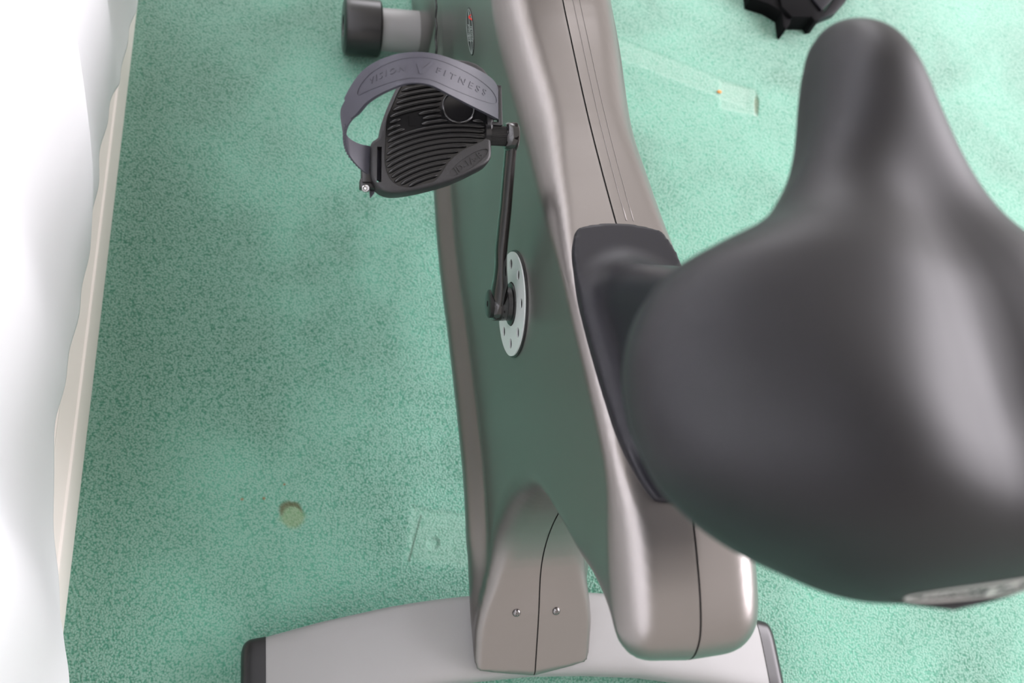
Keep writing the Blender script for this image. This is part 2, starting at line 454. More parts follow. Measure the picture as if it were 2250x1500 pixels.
POLY = sm(TOP) + sm(FRONT) + sm(BOT)[:-1] + [BOT[-1]] + sm(REAR)
h_ = .27
gy = np.arange(-8, 97, h_); gz = np.arange(3.5, 92, h_); gx = np.arange(-8.1, 8.2, h_)
YY, ZZ = np.meshgrid(gy, gz, indexing='ij')
D2 = seg_dist(YY, ZZ, POLY)
DB = seg_dist(YY, ZZ, sm(BOT[:-3]), closed=False)
wid = 4.95 + 1.0 * sstep(37, 54, YY) * sstep(22, 36, ZZ) + .8 * sstep(56, 66, YY) * sstep(36, 22, ZZ) + .25 * sstep(44, 50, ZZ) * sstep(6, 0, YY)
DBF = seg_dist(YY, ZZ, sm(BOT), closed=False)
wid = wid + np.maximum((1.1 + .5 * sstep(6, 13, YY)) * (1 - sstep(1.0, 3.9, DBF)) * (.10 + .90 * sstep(76, 54, YY)), 1.1 * sstep(10, 3, YY) * sstep(30, 9, ZZ))
rad = 2.0 + 1.0 * sstep(30, 42, YY) - 1.0 * sstep(2, 8, YY) * sstep(32, 22, YY) + .5 * sstep(6, 0, YY)
rad = np.where(ZZ < 44, np.minimum(rad, 3.0), rad)
lowr = sstep(44, 40, ZZ) * sstep(18, 12, YY)
rad = rad * (1 - lowr) + (.6 + 2.1 * sstep(9, 19, ZZ) - .9 * sstep(26, 36, ZZ)) * lowr
nearb = 1 - sstep(1.2, 4.0, DB)
rad = rad * (1 - nearb) + .35 * nearb
prow = sstep(9, 4, YY) * sstep(20, 10, ZZ)
def shell_field(xs, grow=0.0):
    ax = np.abs(xs)[:, None, None]
    d = D2[None] - .9 * prow[None] * (1 - np.clip(ax / 6, 0, 1)) - grow
    d = d + .32 * sstep(38, 44, ZZ)[None] * np.clip(ax / 5, 0, 1.2) * sstep(90, 70, YY)[None]
    w_ = wid[None] + grow; r = rad[None]
    # a touch of crown on the top surface
    qx = ax - w_ + r; qy = d + r
    return np.minimum(np.maximum(qx, qy), 0) + np.hypot(np.maximum(qx, 0), np.maximum(qy, 0)) - r
GAP = .07
v, qd = surface_nets(shell_field(gx), (gx[0], gy[0], gz[0]), h_)
for nm, sg in (('left_shell', -1), ('right_shell', 1)):
    o = np_mesh(nm, v, qd, M_shell, bike)
    b_ = bmesh.new(); b_.from_mesh(o.data)
    bmesh.ops.bisect_plane(b_, geom=b_.verts[:] + b_.edges[:] + b_.faces[:], plane_co=(sg * GAP * .01, 0, 0), plane_no=(-sg, 0, 0), clear_outer=True)
    # fold the cut edge inwards so the seam reads as a groove with walls
    be = [e for e in b_.edges if e.is_boundary]
    r = bmesh.ops.extrude_edge_only(b_, edges=be)
    nv = [g for g in r['geom'] if isinstance(g, bmesh.types.BMVert)]
    cen_ = {}
    for q in nv:
        y, z = q.co.y * 100, q.co.z * 100
        g = []
        for dy, dz in ((.5, 0), (-.5, 0), (0, .5), (0, -.5)):
            iy = min(max(int((y + dy - gy[0]) / h_), 0), len(gy) - 1); iz = min(max(int((z + dz - gz[0]) / h_), 0), len(gz) - 1)
            g.append(D2[iy, iz])
        n2 = Vector((0, g[0] - g[1], g[2] - g[3])); 
        if n2.length > 1e-6: q.co -= n2.normalized() * .006
    o.data.clear_geometry(); b_.to_mesh(o.data); b_.free(); o.data.shade_smooth(); o.data.set_sharp_from_angle(angle=math.radians(55))
xs = np.arange(-.81, .82, h_)
v, qd = surface_nets(np.maximum(shell_field(xs, -.16), np.abs(xs)[:, None, None] - .3), (xs[0], gy[0], gz[0]), h_)
np_mesh('seam_gasket', v, qd, M_black, bike)

# thin raised trim line right of the seam on the spine
bm = bmesh.new()
spine = sm(TOP)
sp = [p for p in spine if 27.2 < p[0] < 80]
for xo, rr in ((.95, .05), (1.55, .035)):
    tube(bm, [(xo * (1 + .004 * (p[0] - 28)), p[0], p[1] - .058 * xo) for p in sp], rr, 8, up=Vector((1, 0, 0)))
bm_obj('trim_line', bm, M_shell, bike)

# seat post cover: a collar that follows the shell, with a tapering sleeve rising out of it
h2 = .18
cx = np.arange(-7, 7.1, h2); cy = np.arange(0, 32, h2); cz = np.arange(42, 68, h2)
XX, YP = np.meshgrid(cx, cy, indexing='ij')
plan = [(-3.0, 27.0), (0, 27.5), (3.0, 27.0), (3.9, 25.8), (4.3, 23.5), (4.4, 19), (4.3, 13.3), (3.8, 7.9), (2.7, 4.9), (1.6, 4.3), (-1.6, 4.3), (-2.7, 4.9), (-3.8, 7.9), (-4.3, 13.3), (-4.4, 19), (-4.25, 23.5), (-3.8, 25.8)]
PD = seg_dist(XX, YP, [(p.x, p.y) for p in catmull([(a, b, 0) for a, b in plan], 5, True)])[:, :, None]
yy, zz = np.meshgrid(cy, cz, indexing='ij')
ztop = np.interp(cy, [p[0] for p in spine[8:]], [p[1] for p in spine[8:]])[None, :, None]
X3 = cx[:, None, None]; Y3 = cy[None, :, None]; Z3 = cz[None, None, :]
# shell surface re-sampled on this grid
d2c = seg_dist(yy, zz, POLY)
wc = 4.95 + .25 * sstep(44, 50, zz) * sstep(6, 0, yy)
rc = 2.0 - 1.0 * sstep(2, 8, yy) * sstep(32, 22, yy) + .5 * sstep(6, 0, yy)
qx = np.abs(X3) - wc[None] + rc[None]; qy = d2c[None] + rc[None]
SH = np.minimum(np.maximum(qx, qy), 0) + np.hypot(np.maximum(qx, 0), np.maximum(qy, 0)) - rc[None]
collar = np.maximum(np.maximum(SH - .28, PD), ztop - 3.2 - Z3)
k = np.clip((Z3 - 47) / 16, 0, 1.2)
ycen = 15.0 - .30 * (Z3 - 48); hx = 3.55 - 1.3 * k; hy_ = 8.8 - 4.6 * k
rr = 3.9 - 1.6 * k
qx = np.abs(X3) - hx + rr; qy = np.abs(Y3 - ycen) - hy_ + rr
slv = np.minimum(np.maximum(qx, qy), 0) + np.hypot(np.maximum(qx, 0), np.maximum(qy, 0)) - rr
slv = np.maximum(np.maximum(slv * .95, Z3 - 64), 44 - Z3)
kk = 1.7; hh = np.clip(.5 + .5 * (slv - collar) / kk, 0, 1)
uni = slv * (1 - hh) + collar * hh - kk * hh * (1 - hh)
v, qd = surface_nets(uni, (cx[0], cy[0], cz[0]), h2)
np_mesh('seat_post_cover', v, qd, M_cover, bike)
bm = bmesh.new(); tube(bm, [(0, 11.2, 60), (0, 7.6, 73)], 1.9, 32)
bm_obj('seat_post', bm, M_steel, bike, angle=40)
# saddle carrier under the seat
bm = bmesh.new(); box(bm, (0, 6.5, 73.2), (2.6, 5.0, .8), bevel=.3)
bm_obj('seat_clamp', bm, M_black, bike, angle=40)

# ------------------------------------------------------------------ seat
SEAT_W = [(-6.78, 0.0), (-6.37, 2.95), (-5.77, 5.1), (-4.9, 7.08), (-4.0, 9.09), (-2.9, 10.96), (-1.5, 12.56), (0.0, 13.3), (1.5, 13.57), (3.0, 13.5), (4.5, 13.02), (6.0, 12.04), (7.3, 10.02), (8.6, 7.67), (10.0, 6.03), (12.0, 4.58), (14.0, 3.61), (16.0, 2.91), (17.6, 2.47), (19.22, 2.04), (20.12, 1.65), (20.47, 0.0)]
SEAT_X, SEAT_YAW, SEAT_ROLL = -.064, .053, .159
def seat_surface(W_=SEAT_W, X0=SEAT_X, YAW=SEAT_YAW, ROLL=SEAT_ROLL, DZ=-.43):
    # half-width along the axis: rear -> nose
    wp = catmull([(a, b, 0) for a, b in W_], 6)
    # even spacing along this outline
    L_ = [0]
    for a, b in zip(wp[:-1], wp[1:]): L_.append(L_[-1] + (b - a).length)
    n = 110; st = []
    for i in range(n):
        s = L_[-1] * i / (n - 1); st.append((float(np.interp(s, L_, [p.x for p in wp])), max(0, float(np.interp(s, L_, [p.y for p in wp])))))
    m = 72; V = []; F = []
    for y, w_ in st:
        w_ = max(w_, .02)
        er = math.sqrt(max(0, 1 - max(0, (-1.6 - y) / 4.75) ** 2.2)) if y < -1.8 else 1
        en = math.sqrt(max(0, 1 - max(0, (y - 15.8) / 4.8) ** 2)) if y > 15.8 else 1
        Ht = (4.6 + 1.0 * float(sstep(13, 5, y)) + .7 * float(sstep(0, -6.5, y))) * er * en * (1 - .22 * float(sstep(4, 14, y))); Hb = (4.4 - 1.0 * float(sstep(4, 14, y))) * (er * en) ** .8
        xc = X0 + YAW * y
        zc = 76.5 - 1.0 * float(sstep(13, 5, y)) - 1.0 * float(sstep(0, -6.5, y))
        for j in range(m):
            a = 2 * math.pi * j / m
            cx_, sz = math.cos(a), math.sin(a)
            x = w_ * math.copysign(abs(cx_) ** .92, cx_)
            if sz >= 0:
                z = Ht * sz ** .95
                u = x / max(w_, 3)
                # centre channel, cheeks and the rise to the tail
                ch = math.exp(-(x / 2.6) ** 2) * float(sstep(-6, 0, y)) * float(sstep(14, 6, y)) * .9
                z -= ch * sz
                z += .8 * float(sstep(5, -2, y)) * er * math.exp(-((abs(x) - 6.5) / 3.6) ** 2) * sz
                z -= .7 * math.exp(-((y - 10) / 3.5) ** 2) * sz
            else:
                z = -Hb * abs(sz) ** .55
            V.append(Vector((xc + x, y, zc + z - ROLL * x + DZ)))
    for i in range(n - 1):
        for j in range(m):
            F.append((i * m + j, i * m + (j + 1) % m, (i + 1) * m + (j + 1) % m, (i + 1) * m + j))
    F.append(tuple(range(m))); F.append(tuple(range(n * m - 1, (n - 1) * m - 1, -1)))
    return V, F
SV, SF = seat_surface()
seat = mesh_obj('seat', SV, SF, M_vinyl, bike)
bmq = bmesh.new(); bmq.from_mesh(seat.data); bmesh.ops.recalc_face_normals(bmq, faces=bmq.faces[:])
for v in bmq.verts: v.co *= 100
seat_bvh = BVHTree.FromBMesh(bmq)
for v in bmq.verts: v.co *= .01
bmq.to_mesh(seat.data); bmq.free()
def project(v2, f2, frame, direction, bvh, lift, th):
    O, U, Vv = frame; out = []; nr = []; ok = []
    for x, y in v2:
        p = O + U * x + Vv * y
        loc, nn, _, _ = bvh.ray_cast(p, direction)
        if loc is None: out.append(p); nr.append(-direction); ok.append(False)
        else: out.append(loc + nn * lift); nr.append(nn); ok.append(True)
    f2 = [f for f in f2 if all(ok[i] for i in f)]
    return thick(out, f2, nr, th)
lt = merge2d([(ring2d(4.1, .95, .20), (0, 0), 0), (text_mesh('VISION', .72, 1.25), (-2.0, 0), 0), (text_mesh('FITNESS', .72, 1.2), (2.1, 0), 0),
              (([(-.55, .35), (-.2, .42), (.05, -.15), (.42, .62), (.75, .62), (.2, -.62), (-.1, -.62)], [(0, 1, 2, 6), (2, 3, 4, 5), (2, 5, 6)]), (0, 0), 0)])
for yy_ in range(1312, 1240, -4):
    lp, ln, _, _ = seat_bvh.ray_cast(CAM, ray(2188, yy_).normalized())
    if lp is not None and seat_bvh.ray_cast(CAM, ray(2188, yy_ + 20).normalized())[0] is not None: break
if ln.dot(ray(2190, 1306)) > 0: ln = -ln
ln = Vector((0, ln.y, ln.z)).normalized(); lu = Vector((1, 0, 0)); lv = ln.cross(lu)
fr = (lp + ln * 5, lu, lv)
V, F = project(lt[0], lt[1], fr, -ln, seat_bvh, .005, .04)
mesh_obj('seat_lettering', V, F, M_seatprint, seat, smooth=False)['label'] = 'pale oval emblem with lettering on the seat rear'

# ------------------------------------------------------------------ rear foot
def stab_section(x, s_):
    yc = float(np.interp(x, [-28.6, -26.3, -20.9, -14, -9.4, -5.1, 0, 6, 12, 20, 25.4, 28, 29.8], [.75, .95, 1.9, 2.8, 3.15, 3.3, 3.35, 3.0, 2.35, .9, -.45, -1.1, -1.6]))
    hw = 4.25
    zt = float(np.interp(x, [-29, -20, -12, 0, 12, 20, 29.8], [4.0, 5.6, 6.7, 7.3, 6.7, 5.6, 4.0]))
    return yc, hw, zt, zt - float(np.interp(abs(x), [0, 12, 29], [4.0, 4.0, 3.7]))
def foot_loft(xs, grow, endround):
    V = []; F = []; m = 48
    for i, x in enumerate(xs):
        yc, hw, zt, zb = stab_section(x, 0)
        g = grow + endround[i]
        for j in range(m):
            a = 2 * math.pi * j / m; c, s = math.cos(a), math.sin(a)
            y = yc + (hw + g) * math.copysign(abs(c) ** .42, c)
            hz_ = (zt - zb) / 2 + g; z = (zt + zb) / 2 + hz_ * math.copysign(abs(s) ** .55, s)
            V.append((x, y, z))
    n = len(xs)
    for i in range(n - 1):
        for j in range(m): F.append((i * m + j, i * m + (j + 1) % m, (i + 1) * m + (j + 1) % m, (i + 1) * m + j))
    F.append(tuple(range(m))); F.append(tuple(range(n * m - 1, (n - 1) * m - 1, -1)))
    bm = bmesh.new(); vs = [bm.verts.new(v) for v in V]
    for f in F: bm.faces.new([vs[i] for i in f])
    return bm
xs_ = list(np.linspace(-26.3, 27.4, 70))
foot = bm_obj('rear_foot_bar', foot_loft(xs_, 0, [0] * 70), M_foot, bike, angle=50)
for sgn, x0, x1 in ((-1, -26.1, -28.5), (1, 27.2, 29.4)):
    n = 12; xx = [x0 + (x1 - x0) * i / (n - 1) for i in range(n)]
    er = [-1.1 * (1 - math.sqrt(max(0, 1 - max(0, (i / (n - 1) - .55) / .45) ** 2))) + .0 for i in range(n)]
    if sgn < 0: xx = xx[::-1]; er = er[::-1]
    bm_obj('end_cap', foot_loft(xx, .07, er), M_black, foot, angle=50)

# screws in the rear of the column
bvh_l = None
shell_bm = bmesh.new()
for nm in ('left_shell', 'right_shell'): shell_bm.from_mesh(bpy.data.objects[nm].data)
for v in shell_bm.verts: v.co *= 100
shell_bvh = BVHTree.FromBMesh(shell_bm); shell_bm.free()
for px, py in ((1135, 1346), (1222, 1342)):
    d = ray(px, py).normalized(); loc, nn, _, _ = shell_bvh.ray_cast(CAM, d)
    if loc is None: continue
    if nn.dot(d) > 0: nn = -nn
    nn = Vector((0, nn.y, nn.z)).normalized()
    bm = bmesh.new()
    lathe(bm, loc - nn * .15, nn, [(0, .42), (.17, .42), (.30, .36), (.40, .24), (.43, 0)], 28)
    s_ = bm_obj('screw', bm, M_dsteel, bike, angle=60); s_['label'] = 'dark steel cross-head screw'
    bm = bmesh.new(); a = nn.orthogonal().normalized(); b = nn.cross(a)
    f0 = (loc + nn * .25, a, b, nn)
    box(bm, (0, 0, 0), (.20, .035, .022), f0); box(bm, (0, 0, 0), (.035, .20, .022), f0)
    bm_obj('cross_slot', bm, M_black, s_, smooth=False)

# ------------------------------------------------------------------ front foot
bm = bmesh.new(); lathe(bm, (-11.5, 84.6, 3.75), (1, 0, 0), [(0, 0), (0, 2.85), (23, 2.85), (23, 0)], 48)
ft = bm_obj('front_foot_bar', bm, M_foot, bike, angle=40)
for sg in (-1, 1):
    bm = bmesh.new()
    lathe(bm, (sg * 10.7, 84.6, 3.9), (sg, 0, 0), [(0, 2.8), (0, 3.55), (.25, 3.8), (4.1, 3.85), (4.7, 3.7), (4.95, 3.3), (4.95, 1.5), (4.3, 1.35), (4.3, 0)], 48)
    bm_obj('end_cap', bm, M_black, ft, angle=40)
bm = bmesh.new(); box(bm, (0, 86, 8.3), (5.5, 9.5, 7.6), bevel=.7)
bm_obj('front_foot_sleeve', bm, M_shell, bike, angle=40)
bm = bmesh.new(); random.seed(4)
pts = [onx(958 + (1.0 * math.sin(i * .7)), -40 + i * 5.0, -7.02) for i in range(36)]
tube(bm, pts, [(.22 + .06 * math.sin(i * 1.9), .12) for i in range(36)], 10, up=Vector((0, 0, 1)))
bm_obj('edge_trim', bm, M_black, bike)

# ------------------------------------------------------------------ crank
AXY, AXZ = 27.6, 33.2
ax_c = Vector((-5.0, AXY, AXZ))
bm = bmesh.new(); N_ = 96
lathe(bm, (-4.9, AXY, AXZ), (-1, 0, 0), [(0, 4.75), (.16, 4.75), (.20, 4.66), (.20, 0)], 72)
bm_obj('disc_backing', bm, M_black, bike, angle=30)
# aluminium ring with eight round holes
def disc_plate():
    bm = bmesh.new(); R1, R0, rh, rp = 4.60, 1.95, .45, 3.50
    outer = [bm.verts.new((R1 * math.cos(2 * math.pi * k / 96), R1 * math.sin(2 * math.pi * k / 96), 0)) for k in range(96)]
    inner = [bm.verts.new((R0 * math.cos(2 * math.pi * k / 64), R0 * math.sin(2 * math.pi * k / 64), 0)) for k in range(64)]
    es = [bm.edges.new((l[i], l[(i + 1) % len(l)])) for l in (outer, inner) for i in range(len(l))]
    for h in range(8):
        a0 = math.radians(22.5 + 45 * h + 4); c = (rp * math.cos(a0), rp * math.sin(a0))
        l = [bm.verts.new((c[0] + rh * math.cos(2 * math.pi * k / 20), c[1] + rh * math.sin(2 * math.pi * k / 20), 0)) for k in range(20)]
        es += [bm.edges.new((l[i], l[(i + 1) % 20])) for i in range(20)]
    bmesh.ops.triangle_fill(bm, use_beauty=True, use_dissolve=False, edges=es)
    r = bmesh.ops.extrude_face_region(bm, geom=bm.faces[:])
    for v in [g for g in r['geom'] if isinstance(g, bmesh.types.BMVert)]: v.co.z += .12
    for v in bm.verts:
        x, y, z = v.co; v.co = Vector((-5.12 - z, AXY + x, AXZ + y))
    return bm
bm_obj('crank_disc', disc_plate(), M_disc, bike, smooth=False)
bm = bmesh.new()
lathe(bm, (-5.0, AXY, AXZ), (-1, 0, 0), [(0, 1.9), (.35, 1.85), (.40, 1.5), (1.5, 1.35), (1.5, 0)], 40)
bm_obj('hub', bm, M_black, bike, angle=40)
# arm
PX = -7.8; PE = Vector((PX, 34.7, 47.8))
bm = bmesh.new(); dvec = (PE - Vector((PX, AXY, AXZ))); 
n = 26; pts = []; rd = []
for i in range(n):
    s = i / (n - 1); xo = float(np.interp(s, [0, .15, .35, .6, .85, 1], [-6.45, -6.55, -7.0, -7.25, -7.6, -7.8]))
    pts.append(Vector((xo, AXY, AXZ)) + Vector((0, dvec.y, dvec.z)) * s)
    wv = float(np.interp(s, [0, .1, .22, .6, .9, 1], [1.35, 1.3, .95, .85, .9, 1.0])); tk = float(np.interp(s, [0, .1, .25, .9, 1], [.75, .7, .52, .45, .48]))
    rd.append((tk, wv))
tube(bm, pts, rd, 40, up=Vector((-1, 0, 0)))
lathe(bm, (-5.6, AXY, AXZ), (-1, 0, 0), [(0, 0), (0, 1.35), (.25, 1.5), (1.2, 1.5), (1.4, 1.35), (1.42, 0)], 40)
lathe(bm, (-7.35, PE.y, PE.z), (-1, 0, 0), [(0, 0), (0, .95), (.12, 1.1), (.85, 1.1), (1.0, .95), (1.0, 0)], 36)
arm = bm_obj('crank_arm', bm, M_gloss, bike, angle=45); arm['label'] = 'glossy black crank arm'
bm = bmesh.new(); lathe(bm, (-6.98, AXY, AXZ), (-1, 0, 0), [(0, 1.25), (.28, 1.25), (.36, 1.1), (.37, .28), (.22, .26), (.22, 0)], 36)
bm_obj('bolt_cap', bm, M_black, arm, angle=40)
bm = bmesh.new(); lathe(bm, (-7.38, PE.y, PE.z), (1, 0, 0), [(-.02, .7), (.06, .68), (.1, .35), (.04, 0)], 28)
bm_obj('spindle_end', bm, M_steel, arm, angle=40)

# ------------------------------------------------------------------ left pedal
pa = math.radians(18)
PU = Vector((1, 0, 0)); PV = Vector((0, math.cos(pa), math.sin(pa))); PN = Vector((0, -math.sin(pa), math.cos(pa)))
PO = Vector((-14, PE.y, PE.z)); PF = (PO, PU, PV, PN)
TOPN = .75
def pp(px, py, n=TOPN):
    p = on_plane(px, py, PO + PN * n, PN) - PO
    return (p.dot(PU), p.dot(PV))
def ppoly(pts, n=TOPN): return [pp(x, y, n) for x, y in pts]
outer_px = [(895, 152), (925, 138), (975, 128), (1030, 132), (1062, 148), (1078, 172), (1086, 189), (1086, 276), (1080, 294), (1081, 330), (1079, 346), (1070, 358), (1045, 372), (993, 396), (940, 411), (897, 420), (862, 423), (838, 416), (822, 400), (815, 378),
            (814, 325), (820, 308), (833, 299), (839, 272), (849, 240), (871, 192)]
outer = ppoly(outer_px)
oc = [(p.x, p.y) for p in catmull([(a, b, 0) for a, b in outer], 2, True)]
pedal = bm_obj('pedal', prism(oc, PF, -1.1, TOPN, .28, 3), M_pedal, bike, angle=50)
pedal['label'] = 'black plastic foot pedal'
def boolean(o, cutter_bm):
    me = bpy.data.meshes.new('cut')
    bmesh.ops.recalc_face_normals(cutter_bm, faces=cutter_bm.faces[:])
    for v in cutter_bm.verts: v.co *= .01
    cutter_bm.to_mesh(me); cutter_bm.free()
    c = bpy.data.objects.new('cut', me); SC.collection.objects.link(c)
    md = o.modifiers.new('b', 'BOOLEAN'); md.object = c; md.operation = 'DIFFERENCE'; md.solver = 'EXACT'
    dg = bpy.context.evaluated_depsgraph_get(); dg.update()
    nm = bpy.data.meshes.new_from_object(o.evaluated_get(dg)); o.modifiers.clear(); o.data = nm
    bpy.data.objects.remove(c); bpy.data.meshes.remove(me)
tread_px = [(896, 172), (925, 155), (975, 146), (1030, 152), (1060, 175), (1070, 215), (1071, 291), (1066, 305), (1050, 315), (1020, 328), (1000, 343), (983, 360), (972, 378), (961, 392), (950, 400), (929, 405), (905, 411), (887, 411), (872, 406), (860, 397), (850, 380), (845, 355), (846, 320), (849, 264), (862, 230), (878, 195)]
tread = [(p.x, p.y) for p in catmull([(a, b, 0) for a, b in ppoly(tread_px)], 3, True)]
boolean(pedal, prism(tread, PF, .45, 2.0))
slot_px = [(829, 322), (839, 322), (838, 400), (828, 400)]
boolean(pedal, prism(ppoly(slot_px), PF, -2, 2))
oval_c = pp(1030, 357)
ov = [(oc_ * math.cos(.62) - os_ * math.sin(.62) + oval_c[0], oc_ * math.sin(.62) + os_ * math.cos(.62) + oval_c[1]) for oc_, os_ in [(1.85 * math.cos(2 * math.pi * k / 40), .46 * math.sin(2 * math.pi * k / 40)) for k in range(40)]]
boolean(pedal, prism(ov, PF, TOPN - .09, 2))
pedal.data.shade_smooth(); pedal.data.set_sharp_from_angle(angle=math.radians(40))
def on_pedal(v2, f2, n, th, rot, at):
    c, s = math.cos(rot), math.sin(rot)
    V = [PO + PU * (x * c - y * s + at[0]) + PV * (x * s + y * c + at[1]) + PN * n for x, y in v2]
    return thick(V, f2, [PN] * len(V), th)
v2, f2 = text_mesh('JD-1A-B', .72, 1.05); V, F = on_pedal(v2, f2, TOPN - .10, .07, .62, oval_c)
mesh_obj('pedal_lettering', V, F, M_pedal, pedal, smooth=False)
# tread insert with curved ribs
inset = [(x * .985 + .02, y * .985) for x, y in tread]
bm = prism(inset, PF, .30, .52, 0)
cpx = pp(1040, 640); ring_c = pp(1008, 235); Lc = pp(905, 265)
def inside_poly(p, poly):
    c = False; j = len(poly) - 1
    for i in range(len(poly)):
        a, b = poly[i], poly[j]
        if (a[1] > p[1]) != (b[1] > p[1]) and p[0] < (b[0] - a[0]) * (p[1] - a[1]) / (b[1] - a[1]) + a[0]: c = not c
        j = i
    return c
def edge_d(p, poly):
    m = 1e9
    for i in range(len(poly)):
        a = Vector(poly[i]); b = Vector(poly[(i + 1) % len(poly)]); e = b - a; q = Vector(p) - a
        t = max(0, min(1, q.dot(e) / max(e.dot(e), 1e-9))); m = min(m, (q - e * t).length)
    return m
r0 = (Vector(pp(1040, 395)) - Vector(cpx)).length; r1 = (Vector(pp(1040, 140)) - Vector(cpx)).length + 1.2
nr = 32
for i in range(nr):
    r = r0 - 2.2 + (r1 - r0 + 2.2) * i / (nr - 1); run = []
    def flush(run):
        if len(run) > 4:
            m = len(run); rads = []
            for k in range(m):
                e = min(1, .5 + min(k, m - 1 - k) / 3.0); rads.append((.15 * e, .15 * e))
            tube(bm, run, rads, 8, up=PN)
    for k in range(140):
        a = math.radians(60 + 120 * k / 139)
        p = (cpx[0] + r * math.cos(a), cpx[1] + r * math.sin(a))
        dd = math.hypot(p[0] - ring_c[0], p[1] - ring_c[1]); dl = max(abs(p[0] - Lc[0]) - .7, abs(p[1] - Lc[1]) - .6)
        if inside_poly(p, tread) and edge_d(p, tread) > .13 and dd > 1.35 and dl > 0: run.append(PO + PU * p[0] + PV * p[1] + PN * .58)
        else: flush(run); run = []
    flush(run)
bm_obj('tread', bm, M_tread, pedal, angle=60)
bm = bmesh.new(); c = PO + PU * ring_c[0] + PV * ring_c[1]
lathe(bm, c + PN * .45, PN, [(0, 1.28), (.28, 1.28), (.32, 1.22), (.28, 1.16), (.12, 1.14), (.12, 0)], 48)
bm_obj('spindle_cover', bm, M_tread, pedal, angle=40)
v2, f2 = text_mesh('L', 1.1); V, F = on_pedal(v2, f2, .50, .10, 0, Lc)
mesh_obj('side_letter', V, F, M_tread, pedal, smooth=False)
# strap loop bracket on the right edge of the pedal
bm = bmesh.new()
A = pp(1084, 190); B = pp(1099, 190); Cc = pp(1099, 271); D = pp(1084, 271)
for (p, q_) in ((A, B), (B, Cc), (Cc, D)):
    c = ((p[0] + q_[0]) / 2, (p[1] + q_[1]) / 2, .45)
    box(bm, c, (abs(p[0] - q_[0]) / 2 + .13, abs(p[1] - q_[1]) / 2 + .13, .3), PF, .08)
bm_obj('strap_bracket', bm, M_pedal, pedal, angle=40)
# spindle with knurled collar
bm = bmesh.new(); prof = []
lathe(bm, (-8.1, PE.y, PE.z), (-1, 0, 0), [(0, 0), (0, .72), (1.45, .72), (1.5, .95), (1.9, .95), (1.9, 0)], 32)
for k in range(36):
    a = 2 * math.pi * k / 36
    tube(bm, [(-8.35, PE.y + .73 * math.cos(a), PE.z + .73 * math.sin(a)), (-9.5, PE.y + .73 * math.cos(a), PE.z + .73 * math.sin(a))], .035, 6)
bm_obj('spindle', bm, M_black, pedal, angle=40)
# strap: stations give the two edges of the band and its height above the pedal
ST = [((1086, 206), (1086, 264), .1), ((1090, 196), (1090, 262), .9), ((1080, 176), (1072, 252), 2.2), ((1052, 156), (1030, 231), 3.9), ((1012, 138), (985, 208), 5.1), ((965, 122), (942, 187), 5.9),
      ((920, 116), (900, 184), 6.2), ((872, 121), (866, 194), 6.0), ((830, 136), (832, 210), 5.5), ((798, 158), (806, 228), 4.8), ((774, 190), (787, 250), 3.9), ((757, 222), (771, 264), 3.1), ((748, 243), (759, 285), 2.4),
      ((750, 272), (756, 312), 1.7), ((760, 300), (763, 338), 1.0), ((785, 316), (783, 364), .5), ((812, 322), (808, 385), .1), ((832, 325), (831, 398), -.3), ((834, 327), (834, 399), -1.0)]
def band(stations, lift=0, nsub=6, nw=8):
    a = catmull([PO + PU * pp(*s[0], s[2] + lift)[0] + PV * pp(*s[0], s[2] + lift)[1] + PN * (s[2] + lift) for s in stations], nsub)
    b = catmull([PO + PU * pp(*s[1], s[2] + lift)[0] + PV * pp(*s[1], s[2] + lift)[1] + PN * (s[2] + lift) for s in stations], nsub)
    return a, b
ea, eb = band(ST)
def strap_surf(u, w_):
    """u in 0..1 along the strap, w_ in 0..1 across it"""
    f = u * (len(ea) - 1); i = min(int(f), len(ea) - 2); k = f - i
    return (ea[i].lerp(ea[i + 1], k)).lerp(eb[i].lerp(eb[i + 1], k), w_)
def sheet(u0, u1, n, nw, th, off=0.0):
    V = []; F = []; Nn = []
    for i in range(n):
        for j in range(nw):
            u = u0 + (u1 - u0) * i / (n - 1); w_ = j / (nw - 1); p = strap_surf(u, w_)
            du = strap_surf(min(u + .01, 1), w_) - strap_surf(max(u - .01, 0), w_); dw = strap_surf(u, min(w_ + .05, 1)) - strap_surf(u, max(w_ - .05, 0))
            nn = du.cross(dw).normalized(); V.append(p + nn * off); Nn.append(nn)
    for i in range(n - 1):
        for j in range(nw - 1):
            a = i * nw + j; F.append((a, a + 1, a + nw + 1, a + nw))
    return thick(V, F, Nn, th)
nchk = (strap_surf(.41, .5) - strap_surf(.39, .5)).cross(strap_surf(.4, .6) - strap_surf(.4, .4)).normalized()
sgn = 1 if nchk.dot(PN) > 0 else -1
V, F = sheet(0, 1, 110, 9, -.16 * sgn)
strap = mesh_obj('strap', V, F, M_strap, pedal); strap['label'] = 'curved grey rubber foot strap'
me = strap.data; bmx = bmesh.new(); bmx.from_mesh(me); bmesh.ops.recalc_face_normals(bmx, faces=bmx.faces[:]); bmx.to_mesh(me); bmx.free(); me.set_sharp_from_angle(angle=math.radians(50))
V, F = sheet(.02, .60, 70, 9, .14 * sgn, .03 * sgn)
ov_ = mesh_obj('strap_overlap', V, F, M_strap, pedal)
me = ov_.data; bmx = bmesh.new(); bmx.from_mesh(me); bmesh.ops.recalc_face_normals(bmx, faces=bmx.faces[:]); bmx.to_mesh(me); bmx.free(); me.set_sharp_from_angle(angle=math.radians(50))
